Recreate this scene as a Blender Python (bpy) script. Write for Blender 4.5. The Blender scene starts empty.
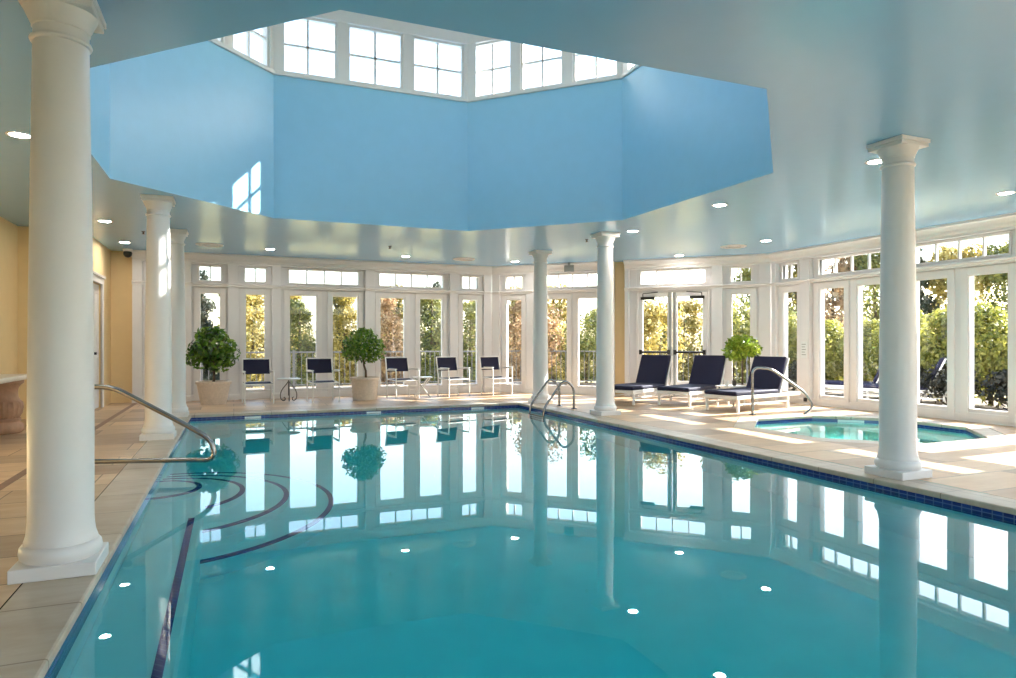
import bpy, bmesh, math, random
from math import sin, cos, pi, radians, sqrt
from mathutils import Vector, Matrix

scene = bpy.context.scene
COL = scene.collection

# ------------------------------------------------------------------ camera
cam_data = bpy.data.cameras.new('camera')
cam = bpy.data.objects.new('camera', cam_data)
COL.objects.link(cam)
cam.location = (0, 0, 1.2)
cam.rotation_euler = (radians(90), 0, radians(-22.35))
cam_data.sensor_width = 36
cam_data.lens = 667.0 / 1016 * 36
cam_data.shift_y = 3.1 / 1016
cam_data.clip_end = 600
scene.camera = cam

# ------------------------------------------------------------------ view, sky, sun
scene.view_settings.view_transform = 'Standard'
scene.view_settings.look = 'None'
scene.view_settings.gamma = 1
scene.view_settings.use_curve_mapping = False
scene.view_settings.exposure = 2.15
scene.cycles.use_denoising = True
scene.cycles.max_bounces = 16
scene.cycles.diffuse_bounces = 8
scene.cycles.transparent_max_bounces = 24
scene.cycles.transmission_bounces = 12
scene.cycles.sample_clamp_indirect = 6

world = bpy.data.worlds.new('sky')
scene.world = world
world.use_nodes = True
wn = world.node_tree
wn.nodes.clear()
sky = wn.nodes.new('ShaderNodeTexSky')
sky.sky_type = 'NISHITA'
sky.sun_disc = False
sky.sun_elevation = radians(33)
sky.sun_rotation = radians(90)
sky.air_density = 1.2
sky.dust_density = 1.6
bw = wn.nodes.new('ShaderNodeBackground')
bw.inputs['Strength'].default_value = 0.20
hs = wn.nodes.new('ShaderNodeHueSaturation')
hs.inputs['Saturation'].default_value = 0.9
wo = wn.nodes.new('ShaderNodeOutputWorld')
wn.links.new(sky.outputs[0], hs.inputs['Color'])
wn.links.new(hs.outputs[0], bw.inputs['Color'])
wn.links.new(bw.outputs[0], wo.inputs['Surface'])

sun_l = bpy.data.lights.new('sun', 'SUN')
sun_l.energy = 7.0
sun_l.angle = radians(0.55)
sun_l.color = (1.0, 0.95, 0.88)
sun_o = bpy.data.objects.new('sun', sun_l)
COL.objects.link(sun_o)
SUN_DIR = Vector((-1, -0.026, -0.65)).normalized()
sun_o.rotation_euler = SUN_DIR.to_track_quat('-Z', 'Y').to_euler()
sun_o.location = (30, 7, 25)

LAMP = 60.0          # strength of the recessed ceiling lamps

# ------------------------------------------------------------------ materials
def srgb(r, g, b):
    def f(c):
        c /= 255.0
        return c / 12.92 if c <= 0.04045 else ((c + 0.055) / 1.055) ** 2.4
    return (f(r), f(g), f(b), 1)

def new_mat(name):
    m = bpy.data.materials.new(name)
    m.use_nodes = True
    return m, m.node_tree, m.node_tree.nodes['Principled BSDF']

def paint(name, rgb, rough=0.5, metal=0.0, var=0.04, scale=6.0, bump=0.0, spec=0.5):
    m, t, p = new_mat(name)
    n = t.nodes.new('ShaderNodeTexNoise')
    n.inputs['Scale'].default_value = scale
    n.inputs['Detail'].default_value = 4
    g = t.nodes.new('ShaderNodeTexCoord')
    t.links.new(g.outputs['Object'], n.inputs['Vector'])
    r = t.nodes.new('ShaderNodeValToRGB')
    c = srgb(*rgb)
    r.color_ramp.elements[0].position = 0.3
    r.color_ramp.elements[1].position = 0.7
    r.color_ramp.elements[0].color = tuple(x * (1 - var) for x in c[:3]) + (1,)
    r.color_ramp.elements[1].color = tuple(min(1, x * (1 + var)) for x in c[:3]) + (1,)
    t.links.new(n.outputs['Fac'], r.inputs['Fac'])
    t.links.new(r.outputs['Color'], p.inputs['Base Color'])
    p.inputs['Roughness'].default_value = rough
    p.inputs['Metallic'].default_value = metal
    p.inputs['Specular IOR Level'].default_value = spec
    if bump:
        b = t.nodes.new('ShaderNodeBump')
        b.inputs['Strength'].default_value = bump
        b.inputs['Distance'].default_value = 0.01
        t.links.new(n.outputs['Fac'], b.inputs['Height'])
        t.links.new(b.outputs['Normal'], p.inputs['Normal'])
    return m

M = {}
M['white'] = paint('white_paint', (222, 219, 219), 0.42, var=0.015)
M['trim'] = paint('trim_paint', (226, 222, 220), 0.38, var=0.015)
M['column'] = paint('column_paint', (222, 220, 220), 0.35, var=0.015)
M['yellow'] = paint('yellow_paint', (226, 200, 152), 0.6, var=0.02)
M['ceiling'] = paint('ceiling_paint', (142, 192, 228), 0.24, var=0.01, spec=0.9)
M['drum'] = paint('drum_paint', (150, 203, 234), 0.32, var=0.015)
M['steel'] = paint('brushed_steel', (150, 148, 148), 0.24, metal=1.0, var=0.03, scale=30)
M['bronze'] = paint('dark_bronze', (52, 50, 48), 0.4, metal=0.6, var=0.05)
M['alu'] = paint('white_aluminium', (232, 230, 226), 0.35, var=0.02)
M['navy'] = paint('navy_fabric', (12, 13, 50), 0.75, var=0.12, scale=60, bump=0.2)
M['pot'] = paint('cast_stone_pot', (214, 196, 178), 0.8, var=0.08, scale=25, bump=0.4)
M['soil'] = paint('soil', (60, 45, 34), 0.95, var=0.2, scale=40)
M['bark'] = paint('bark', (92, 74, 56), 0.9, var=0.2, scale=30, bump=0.5)
M['iron'] = paint('wrought_iron', (96, 92, 88), 0.5, metal=0.5, var=0.05)
M['tabletop'] = paint('table_top', (205, 203, 198), 0.4, var=0.05, scale=30)
M['carved'] = paint('carved_stone', (176, 138, 112), 0.8, var=0.12, scale=14, bump=0.4)
M['slab'] = paint('marble_slab', (222, 208, 190), 0.3, var=0.06, scale=5)
M['black'] = paint('black_plastic', (22, 22, 24), 0.3, var=0.05)
M['grey'] = paint('grey_plastic', (150, 152, 148), 0.5, var=0.03)
M['plaque'] = paint('white_tile', (228, 230, 230), 0.25, var=0.02)
M['rubber'] = paint('rubber', (70, 66, 62), 0.8, var=0.05)
M['fencemetal'] = paint('fence_metal', (120, 118, 116), 0.5, metal=0.3, var=0.05)
M['ground'] = paint('dry_grass', (150, 140, 92), 0.95, var=0.3, scale=1.2)
M['terrace'] = paint('terrace_paving', (96, 82, 68), 0.9, var=0.25, scale=3)
M['cup'] = paint('white_ceramic', (236, 234, 230), 0.25, var=0.01)

def stone_mat(name, a, b, mortar, bw_, rh, off=0.5, rough=0.45, msize=0.006):
    m, t, p = new_mat(name)
    tc = t.nodes.new('ShaderNodeTexCoord')
    br = t.nodes.new('ShaderNodeTexBrick')
    br.inputs['Scale'].default_value = 1.0
    br.inputs['Brick Width'].default_value = bw_
    br.inputs['Row Height'].default_value = rh
    br.inputs['Mortar Size'].default_value = msize
    br.inputs['Mortar Smooth'].default_value = 0.3
    br.offset = off
    br.inputs['Color1'].default_value = srgb(*a)
    br.inputs['Color2'].default_value = srgb(*b)
    br.inputs['Mortar'].default_value = srgb(*mortar)
    t.links.new(tc.outputs['Object'], br.inputs['Vector'])
    n = t.nodes.new('ShaderNodeTexNoise')
    n.inputs['Scale'].default_value = 3.5
    n.inputs['Detail'].default_value = 8
    n.inputs['Roughness'].default_value = 0.65
    mp = t.nodes.new('ShaderNodeMapping')
    mp.inputs['Scale'].default_value = (0.6, 2.0, 1)
    t.links.new(tc.outputs['Object'], mp.inputs['Vector'])
    t.links.new(mp.outputs['Vector'], n.inputs['Vector'])
    ra = t.nodes.new('ShaderNodeValToRGB')
    ra.color_ramp.elements[0].position = 0.3
    ra.color_ramp.elements[0].color = (0.76, 0.65, 0.54, 1)
    ra.color_ramp.elements[1].position = 0.66
    ra.color_ramp.elements[1].color = (1.0, 1.0, 1.0, 1)
    t.links.new(n.outputs['Fac'], ra.inputs['Fac'])
    mx = t.nodes.new('ShaderNodeMix')
    mx.data_type = 'RGBA'
    mx.blend_type = 'MULTIPLY'
    mx.inputs['Factor'].default_value = 0.8
    t.links.new(br.outputs['Color'], mx.inputs['A'])
    t.links.new(ra.outputs['Color'], mx.inputs['B'])
    t.links.new(mx.outputs['Result'], p.inputs['Base Color'])
    p.inputs['Roughness'].default_value = rough
    bp = t.nodes.new('ShaderNodeBump')
    bp.inputs['Strength'].default_value = 0.35
    bp.inputs['Distance'].default_value = 0.006
    bp.invert = True
    t.links.new(br.outputs['Fac'], bp.inputs['Height'])
    t.links.new(bp.outputs['Normal'], p.inputs['Normal'])
    return m

M['deck'] = stone_mat('limestone_deck', (222, 192, 156), (168, 140, 112), (122, 102, 84), 1.1, 0.5)
M['coping'] = stone_mat('coping_stone', (204, 192, 176), (190, 176, 158), (150, 136, 120), 0.6, 0.6, 0.0)
M['inlay'] = paint('brown_inlay_stone', (130, 98, 80), 0.5, var=0.12, scale=9)

def tile_mat(name, a, b, grout, size, rough=0.15, spec=0.5):
    m, t, p = new_mat(name)
    tc = t.nodes.new('ShaderNodeTexCoord')
    # the grid runs on (x + y, z) so that it reads on every upright pool wall
    sp = t.nodes.new('ShaderNodeSeparateXYZ')
    ad = t.nodes.new('ShaderNodeMath'); ad.operation = 'ADD'
    cb = t.nodes.new('ShaderNodeCombineXYZ')
    t.links.new(tc.outputs['Object'], sp.inputs[0])
    t.links.new(sp.outputs['X'], ad.inputs[0]); t.links.new(sp.outputs['Y'], ad.inputs[1])
    t.links.new(ad.outputs[0], cb.inputs['X']); t.links.new(sp.outputs['Z'], cb.inputs['Y'])
    br = t.nodes.new('ShaderNodeTexBrick')
    br.offset = 0.0
    br.inputs['Scale'].default_value = 1.0
    br.inputs['Brick Width'].default_value = size
    br.inputs['Row Height'].default_value = size
    br.inputs['Mortar Size'].default_value = size * 0.05
    br.inputs['Color1'].default_value = srgb(*a)
    br.inputs['Color2'].default_value = srgb(*b)
    br.inputs['Mortar'].default_value = srgb(*grout)
    t.links.new(cb.outputs[0], br.inputs['Vector'])
    t.links.new(br.outputs['Color'], p.inputs['Base Color'])
    p.inputs['Roughness'].default_value = rough
    p.inputs['Specular IOR Level'].default_value = spec
    return m

M['tile'] = tile_mat('blue_mosaic_tile', (14, 32, 100), (22, 50, 128), (90, 106, 150), 0.075)
M['tile_line'] = tile_mat('blue_line_tile', (2, 48, 120), (4, 62, 140), (70, 110, 165), 0.05, 0.7, 0.0)
M['plaster'] = paint('pool_plaster', (188, 238, 244), 0.8, var=0.03, scale=3)
M['spa_plaster'] = paint('spa_plaster', (200, 236, 230), 0.8, var=0.03, scale=3)

def water_mat(name, absorb, density):
    m = bpy.data.materials.new(name)
    m.use_nodes = True
    t = m.node_tree
    t.nodes.clear()
    g = t.nodes.new('ShaderNodeBsdfGlass')
    g.inputs['IOR'].default_value = 1.333
    g.inputs['Roughness'].default_value = 0.0
    tc = t.nodes.new('ShaderNodeTexCoord')
    n = t.nodes.new('ShaderNodeTexNoise')
    n.inputs['Scale'].default_value = 1.6
    n.inputs['Detail'].default_value = 1.0
    b = t.nodes.new('ShaderNodeBump')
    b.inputs['Strength'].default_value = 0.02
    b.inputs['Distance'].default_value = 0.02
    t.links.new(tc.outputs['Object'], n.inputs['Vector'])
    t.links.new(n.outputs['Fac'], b.inputs['Height'])
    t.links.new(b.outputs['Normal'], g.inputs['Normal'])
    v = t.nodes.new('ShaderNodeVolumeAbsorption')
    v.inputs['Color'].default_value = absorb
    v.inputs['Density'].default_value = density
    o = t.nodes.new('ShaderNodeOutputMaterial')
    t.links.new(g.outputs[0], o.inputs['Surface'])
    t.links.new(v.outputs[0], o.inputs['Volume'])
    return m

M['water'] = water_mat('pool_water', (0.0, 0.925, 0.945, 1), 1.0)
M['spa_water'] = water_mat('spa_water', (0.15, 0.88, 0.90, 1), 1.1)

def glass_mat():
    m = bpy.data.materials.new('window_glass')
    m.use_nodes = True
    t = m.node_tree
    t.nodes.clear()
    tr = t.nodes.new('ShaderNodeBsdfTransparent')
    tr.inputs['Color'].default_value = (0.97, 0.985, 0.98, 1)
    gl = t.nodes.new('ShaderNodeBsdfGlossy')
    gl.inputs['Roughness'].default_value = 0.0
    fr = t.nodes.new('ShaderNodeFresnel')
    # the same reflectance on both faces of the thin pane
    ge = t.nodes.new('ShaderNodeNewGeometry')
    mr = t.nodes.new('ShaderNodeMapRange')
    mr.inputs['To Min'].default_value = 1.35
    mr.inputs['To Max'].default_value = 1 / 1.35
    t.links.new(ge.outputs['Backfacing'], mr.inputs['Value'])
    t.links.new(mr.outputs[0], fr.inputs['IOR'])
    mx = t.nodes.new('ShaderNodeMixShader')
    o = t.nodes.new('ShaderNodeOutputMaterial')
    t.links.new(fr.outputs[0], mx.inputs[0])
    t.links.new(tr.outputs[0], mx.inputs[1])
    t.links.new(gl.outputs[0], mx.inputs[2])
    t.links.new(mx.outputs[0], o.inputs['Surface'])
    return m
M['glass'] = glass_mat()

def lamp_mat(name, rgb, strength):
    m = bpy.data.materials.new(name)
    m.use_nodes = True
    t = m.node_tree
    t.nodes.clear()
    e = t.nodes.new('ShaderNodeEmission')
    e.inputs['Color'].default_value = rgb
    e.inputs['Strength'].default_value = strength
    o = t.nodes.new('ShaderNodeOutputMaterial')
    t.links.new(e.outputs[0], o.inputs['Surface'])
    return m
M['lamp'] = lamp_mat('lamp_lens', (1.0, 0.91, 0.80, 1), LAMP)

def leaf_mat(name, colors, scale=1.5, rough=0.6, transl=0.3, dim=0.6):
    colors = [tuple(c * dim ** 0.4545 for c in q) for q in colors]
    m, t, p = new_mat(name)
    oi = t.nodes.new('ShaderNodeObjectInfo')
    ge = t.nodes.new('ShaderNodeNewGeometry')
    n = t.nodes.new('ShaderNodeTexNoise')
    n.inputs['Scale'].default_value = scale
    n.inputs['Detail'].default_value = 3
    t.links.new(ge.outputs['Position'], n.inputs['Vector'])
    a = t.nodes.new('ShaderNodeMath'); a.operation = 'MULTIPLY_ADD'
    a.inputs[1].default_value = 0.45
    t.links.new(ge.outputs['Random Per Island'], a.inputs[0])
    t.links.new(n.outputs['Fac'], a.inputs[2])
    s = t.nodes.new('ShaderNodeMath'); s.operation = 'MULTIPLY_ADD'
    s.inputs[1].default_value = 0.3
    t.links.new(oi.outputs['Random'], s.inputs[0])
    t.links.new(a.outputs[0], s.inputs[2])
    mr = t.nodes.new('ShaderNodeMapRange')
    mr.inputs['From Min'].default_value = 0.45
    mr.inputs['From Max'].default_value = 1.2
    t.links.new(s.outputs[0], mr.inputs['Value'])
    r = t.nodes.new('ShaderNodeValToRGB')
    el = r.color_ramp.elements
    el[0].color = srgb(*colors[0]); el[0].position = 0.0
    el[1].color = srgb(*colors[-1]); el[1].position = 1.0
    for i, c in enumerate(colors[1:-1]):
        e = el.new((i + 1) / (len(colors) - 1)); e.color = srgb(*c)
    t.links.new(mr.outputs[0], r.inputs['Fac'])
    t.links.new(r.outputs['Color'], p.inputs['Base Color'])
    p.inputs['Roughness'].default_value = rough
    tl = t.nodes.new('ShaderNodeBsdfTranslucent')
    t.links.new(r.outputs['Color'], tl.inputs['Color'])
    mx = t.nodes.new('ShaderNodeMixShader')
    mx.inputs[0].default_value = transl
    out = [x for x in t.nodes if x.type == 'OUTPUT_MATERIAL'][0]
    t.links.new(p.outputs[0], mx.inputs[1])
    t.links.new(tl.outputs[0], mx.inputs[2])
    t.links.new(mx.outputs[0], out.inputs['Surface'])
    return m

M['leaf_hedge'] = leaf_mat('hedge_leaf', [(60, 74, 26), (112, 124, 44), (172, 170, 70), (206, 200, 110)], transl=0.5, dim=0.7)
M['leaf_gold'] = leaf_mat('golden_leaf', [(72, 72, 30), (130, 118, 48), (182, 160, 86), (216, 202, 142)], 0.35, transl=0.45, dim=0.9)
M['leaf_green'] = leaf_mat('green_tree_leaf', [(44, 54, 26), (84, 92, 44), (126, 126, 62), (176, 168, 96)], 0.35, transl=0.45, dim=0.95)
M['leaf_rust'] = leaf_mat('rust_leaf', [(92, 74, 52), (150, 118, 84), (196, 160, 122), (214, 190, 152)], 0.6, transl=0.45, dim=0.9)
M['leaf_pine'] = leaf_mat('pine_leaf', [(36, 44, 32), (58, 66, 48), (86, 90, 66)], 0.5)
M['leaf_ficus'] = leaf_mat('ficus_leaf', [(28, 54, 14), (62, 104, 26), (108, 146, 44), (160, 182, 72)], 3.0, 0.35, 0.3, 0.95)
M['leaf_lime'] = leaf_mat('lime_leaf', [(70, 100, 24), (136, 164, 44), (190, 200, 80)], 3.0, 0.4, 0.4, 1.0)
M['leaf_dark'] = leaf_mat('dark_shrub_leaf', [(24, 26, 18), (44, 46, 28), (70, 64, 40)], 2.0)

# ------------------------------------------------------------------ mesh building
class MB:
    def __init__(self):
        self.v = []; self.f = []
    def add(self, vs, fs):
        b = len(self.v)
        self.v += [tuple(p) for p in vs]
        self.f += [tuple(b + i for i in q) for q in fs]
        return self
    def box(self, x0, x1, y0, y1, z0, z1, mat=None):
        vs = [(x0, y0, z0), (x1, y0, z0), (x1, y1, z0), (x0, y1, z0), (x0, y0, z1), (x1, y0, z1), (x1, y1, z1), (x0, y1, z1)]
        if mat is not None:
            vs = [mat @ Vector(p) for p in vs]
        return self.add(vs, [(3, 2, 1, 0), (4, 5, 6, 7), (0, 1, 5, 4), (1, 2, 6, 5), (2, 3, 7, 6), (3, 0, 4, 7)])
    def lathe(self, prof, seg=32, c=(0, 0, 0), cap=True):
        vs = []; fs = []
        n = len(prof)
        for r, z in prof:
            for k in range(seg):
                a = 2 * pi * k / seg
                vs.append((c[0] + r * cos(a), c[1] + r * sin(a), c[2] + z))
        for i in range(n - 1):
            for k in range(seg):
                k2 = (k + 1) % seg
                fs.append((i * seg + k, i * seg + k2, (i + 1) * seg + k2, (i + 1) * seg + k))
        if cap:
            fs.append(tuple(reversed(range(seg))))
            fs.append(tuple((n - 1) * seg + k for k in range(seg)))
        return self.add(vs, fs)
    def prism(self, poly, z0, z1):
        n = len(poly)
        vs = [(x, y, z0) for x, y in poly] + [(x, y, z1) for x, y in poly]
        fs = [tuple(reversed(range(n))), tuple(range(n, 2 * n))]
        fs += [(i, (i + 1) % n, n + (i + 1) % n, n + i) for i in range(n)]
        return self.add(vs, fs)
    def sweep_x(self, prof, x0, x1):
        # profile of (y, z) points (closed) drawn out along x
        n = len(prof)
        vs = [(x0, y, z) for y, z in prof] + [(x1, y, z) for y, z in prof]
        fs = [tuple(range(n)), tuple(reversed(range(n, 2 * n)))]
        fs += [(i, n + i, n + (i + 1) % n, (i + 1) % n) for i in range(n)]
        return self.add(vs, fs)
    def tube(self, pts, r, seg=10, r2=None):
        pts = [Vector(p) for p in pts]
        n = len(pts)
        vs = []; fs = []
        t0 = (pts[1] - pts[0]).normalized()
        up = Vector((0, 0, 1)) if abs(t0.z) < 0.9 else Vector((1, 0, 0))
        nx = t0.cross(up).normalized()
        for i, p in enumerate(pts):
            if i == 0: t = (pts[1] - pts[0])
            elif i == n - 1: t = (pts[-1] - pts[-2])
            else: t = (pts[i + 1] - pts[i]).normalized() + (pts[i] - pts[i - 1]).normalized()
            t.normalize()
            nx = (nx - t * nx.dot(t))
            if nx.length < 1e-6: nx = t.orthogonal()
            nx.normalize()
            ny = t.cross(nx)
            rr = r if r2 is None else r + (r2 - r) * i / (n - 1)
            for k in range(seg):
                a = 2 * pi * k / seg
                vs.append(p + nx * (rr * cos(a)) + ny * (rr * sin(a)))
        for i in range(n - 1):
            for k in range(seg):
                k2 = (k + 1) % seg
                fs.append((i * seg + k, i * seg + k2, (i + 1) * seg + k2, (i + 1) * seg + k))
        fs.append(tuple(reversed(range(seg))))
        fs.append(tuple((n - 1) * seg + k for k in range(seg)))
        return self.add(vs, fs)
    def build(self, name, mat, parent=None, smooth=False, bevel=0.0, fix=True):
        me = bpy.data.meshes.new(name)
        me.from_pydata(self.v, [], self.f)
        if fix:
            bm = bmesh.new(); bm.from_mesh(me)
            bmesh.ops.recalc_face_normals(bm, faces=bm.faces)
            bm.to_mesh(me); bm.free()
        me.materials.append(mat)
        if smooth:
            for p in me.polygons: p.use_smooth = True
            me.set_sharp_from_angle(angle=radians(40))
        me.update()
        o = bpy.data.objects.new(name, me)
        COL.objects.link(o)
        if parent is not None: o.parent = parent
        if bevel:
            b = o.modifiers.new('bevel', 'BEVEL')
            b.width = bevel; b.segments = 2; b.limit_method = 'ANGLE'; b.angle_limit = radians(40)
        return o

def fillet(pts, rad=0.08, k=6):
    # polyline with rounded corners
    pts = [Vector(p) for p in pts]
    out = [pts[0]]
    for i in range(1, len(pts) - 1):
        a, b, c = pts[i - 1], pts[i], pts[i + 1]
        d1 = (a - b); d2 = (c - b)
        r = min(rad, d1.length * 0.49, d2.length * 0.49)
        p1 = b + d1.normalized() * r; p2 = b + d2.normalized() * r
        for j in range(k + 1):
            t = j / k
            out.append(p1 * (1 - t) ** 2 + b * 2 * t * (1 - t) + p2 * t ** 2)
    out.append(pts[-1])
    return out

def tag(o, label=None, cat=None, group=None, kind=None):
    if label: o['label'] = label
    if cat: o['category'] = cat
    if group: o['group'] = group
    if kind: o['kind'] = kind
    return o

def thing(name, label, cat, loc=(0, 0, 0), rz=0.0, group=None, kind=None):
    o = bpy.data.objects.new(name, None)
    o.empty_display_size = 0.1
    COL.objects.link(o)
    o.location = loc; o.rotation_euler = (0, 0, rz)
    return tag(o, label, cat, group, kind)

def copy_tree(o, parent=None):
    c = o.copy(); COL.objects.link(c)
    if parent is not None: c.parent = parent
    for ch in list(o.children): copy_tree(ch, c)
    return c

def struct(o, label=None, cat=None):
    return tag(o, label, cat, None, 'structure')

# ------------------------------------------------------------------ plan (metres, x across the pool, y along it, z = 0 on the deck)
CEIL = 3.0
OC = (2.02, 6.968)           # centre of the octagonal opening
OA, OS = 3.28, 1.487        # half width and half side
OCT = [(OC[0] + x, OC[1] + y) for x, y in
       [(-OS, -OA), (OS, -OA), (OA, -OS), (OA, OS), (OS, OA), (-OS, OA), (-OA, OS), (-OA, -OS)]]
PX0, PX1, PY0, PY1 = -0.655, 5.20, 0.9, 12.12       # pool
WATER = -0.09
SPC = (8.18, 6.82); SPA, SPS = 1.38, 0.572             # spa octagon
SPO = [(SPC[0] + x, SPC[1] + y) for x, y in
       [(-SPS, -SPA), (SPS, -SPA), (SPA, -SPS), (SPA, SPS), (SPS, SPA), (-SPS, SPA), (-SPA, SPS), (-SPA, -SPS)]]
BACK_Y = 14.95
RIGHT_X = 10.17
CH0 = Vector((5.73, 14.95)); CH1 = Vector((10.17, 10.58))
CHL = (CH1 - CH0).length
CHA = math.atan2(CH1.y - CH0.y, CH1.x - CH0.x)
NEAR_Y = -1.0
OUTER = [(-3.1, NEAR_Y), (5.73, NEAR_Y), (RIGHT_X, 3.36), (RIGHT_X, 10.58), (5.73, 14.95), (-1.85, 14.95), (-1.85, 15.12), (-2.24, 15.12), (-2.24, 12.46), (-3.1, 12.46)]
def grow(poly, d):
    # push a counter-clockwise outline outwards by d
    n = len(poly); out = []
    for i in range(n):
        a, b, c = Vector(poly[i - 1]), Vector(poly[i]), Vector(poly[(i + 1) % n])
        e1 = (b - a).normalized(); e2 = (c - b).normalized()
        n1 = Vector((e1.y, -e1.x)); n2 = Vector((e2.y, -e2.x))
        m = (n1 + n2); m = m / max(0.3, m.dot(n1))
        out.append(tuple(b + m * d))
    return out

def flat_with_holes(outer, holes, z, name, mat, up=True):
    bm = bmesh.new()
    edges = []
    for loop in [outer] + holes:
        vs = [bm.verts.new((x, y, z)) for x, y in loop]
        for i in range(len(vs)):
            edges.append(bm.edges.new((vs[i], vs[(i + 1) % len(vs)])))
    bmesh.ops.triangle_fill(bm, use_beauty=True, use_dissolve=False, edges=edges)
    for f in bm.faces:
        if (f.normal.z > 0) != up: f.normal_flip()
    me = bpy.data.meshes.new(name)
    bm.to_mesh(me); bm.free()
    me.materials.append(mat)
    o = bpy.data.objects.new(name, me); COL.objects.link(o)
    return o

# ------------------------------------------------------------------ floor, pool, spa
COPW = 0.32
cop_out = [(PX0 - COPW, PY0 - COPW), (PX1 + COPW, PY0 - COPW), (PX1 + COPW, PY1 + COPW), (PX0 - COPW, PY1 + COPW)]
cop_in = [(PX0 + 0.006, PY0), (PX1 - 0.0, PY0), (PX1, PY1), (PX0 + 0.006, PY1)]
spa_out = grow(SPO, 0.28)
floor = flat_with_holes(grow(OUTER, 0.13), [cop_out, spa_out], 0.0, 'floor', M['deck'])
struct(floor)

def ring_solid(inner, outer, z0, z1, name, mat, bevel=0.0):
    mb = MB(); n = len(inner)
    vs = [(x, y, z1) for x, y in inner] + [(x, y, z1) for x, y in outer] + [(x, y, z0) for x, y in inner] + [(x, y, z0) for x, y in outer]
    fs = []
    for i in range(n):
        j = (i + 1) % n
        fs += [(i, j, n + j, n + i), (2 * n + i, 3 * n + i, 3 * n + j, 2 * n + j), (i, 2 * n + i, 2 * n + j, j), (n + i, n + j, 3 * n + j, 3 * n + i)]
    mb.add(vs, fs)
    return mb.build(name, mat, bevel=bevel)
coping = struct(ring_solid(cop_in, cop_out, -0.05, 0.0, 'trim_1', M['coping'], 0.012))
spa_coping = struct(ring_solid(SPO, spa_out, -0.05, 0.0, 'trim_2', M['coping'], 0.012))
inlay = MB().box(-1.82, -1.745, NEAR_Y, 14.9, -0.02, 0.003)
struct(inlay.build('trim_3', M['inlay']))

DEEP = -1.35
def shell(poly, ztop, zbot, name, mat, floor_face=True):
    n = len(poly); mb = MB()
    vs = [(x, y, ztop) for x, y in poly] + [(x, y, zbot) for x, y in poly]
    fs = [(i, n + i, n + (i + 1) % n, (i + 1) % n) for i in range(n)]
    if floor_face: fs.append(tuple(range(n, 2 * n)))
    mb.add(vs, fs)
    return mb.build(name, mat, fix=False)
POOL = [(PX0, PY0), (PX1, PY0), (PX1, PY1), (PX0, PY1)]
basin = thing('pool_basin', 'turquoise plastered basin of the large swimming pool with dark blue tile lines', 'swimming pool', ((PX0 + PX1) / 2, (PY0 + PY1) / 2, 0))
basin['kind'] = 'structure'
bl = basin.location
def loc_poly(poly, c): return [(x - c[0], y - c[1]) for x, y in poly]
LP = loc_poly(POOL, bl)
shell(LP, -0.21, DEEP, 'basin_shell', M['plaster'], True).parent = basin
shell(LP, -0.045, -0.21, 'tile_band', M['tile'], False).parent = basin
# bench along the left wall with its tile line
bx0, bx1 = LP[0][0], LP[0][0] + 0.43
by0, by1 = LP[0][1], LP[3][1]
SY = 6.75 - bl.y           # centre of the entry steps
mb = MB().box(bx0, bx1, by0, SY, DEEP, -0.46)
mb.build('bench', M['plaster'], basin, bevel=0.02)
MB().box(bx1 - 0.105, bx1 - 0.06, by0, SY - 0.95, -0.47, -0.456).build('bench_tile_line', M['tile_line'], basin)
# rounded entry steps
def half_round(r, z0, z1, yc, mat, name, seg=40):
    mb = MB()
    poly = [(bx0 + r * cos(a), yc + r * sin(a)) for a in [(-pi / 2) + pi * k / seg for k in range(seg + 1)]]
    mb.prism(poly, z0, z1)
    return mb.build(name, mat, basin)
def half_ring(r0, r1, z0, z1, yc, mat, name, seg=40):
    mb = MB()
    A = [(-pi / 2) + pi * k / seg for k in range(seg + 1)]
    vs = []
    for a in A:
        for r, z in ((r0, z0), (r1, z0), (r1, z1), (r0, z1)):
            vs.append((bx0 + r * cos(a), yc + r * sin(a), z))
    fs = []
    for i in range(seg):
        for j in range(4):
            fs.append((4 * i + j, 4 * i + (j + 1) % 4, 4 * i + 4 + (j + 1) % 4, 4 * i + 4 + j))
    mb.add(vs, fs)
    return mb.build(name, mat, basin)
STEPS = [(0.38, -0.25), (0.75, -0.50), (1.14, -0.76), (1.55, -1.02)]
for r, z in STEPS:
    half_round(r, DEEP, z, SY, M['plaster'], 'entry_step')
    half_ring(r - 0.042, r + 0.004, z - 0.03, z + 0.004, SY, M['tile_line'], 'step_tile_edge')

# water: one closed body per pool
W = MB().box(PX0 - 0.006, PX1 + 0.006, PY0 - 0.006, PY1 + 0.006, DEEP - 0.006, WATER).build('pool_water', M['water'])
tag(W, 'still turquoise water filling the long swimming pool', 'water', None, 'stuff')
for x, y, ln in [(0.30, PY1, 0.26), (2.35, PY1, 0.26), (4.35, PY1, 0.26)]:
    o = MB().box(-ln / 2, ln / 2, -0.008, 0.004, -0.024, 0.026).build('depth_marker', M['plaque'])
    o.location = (x, y, -0.085)
    tag(o, {0.30: 'white depth tile below the far coping, beside the left potted tree', 2.35: 'white depth tile in the far pool edge below the middle potted tree',
            4.35: 'white depth tile near the far right corner of the pool'}[x], 'tile', 'white depth tiles set in the pool edge')

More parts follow.
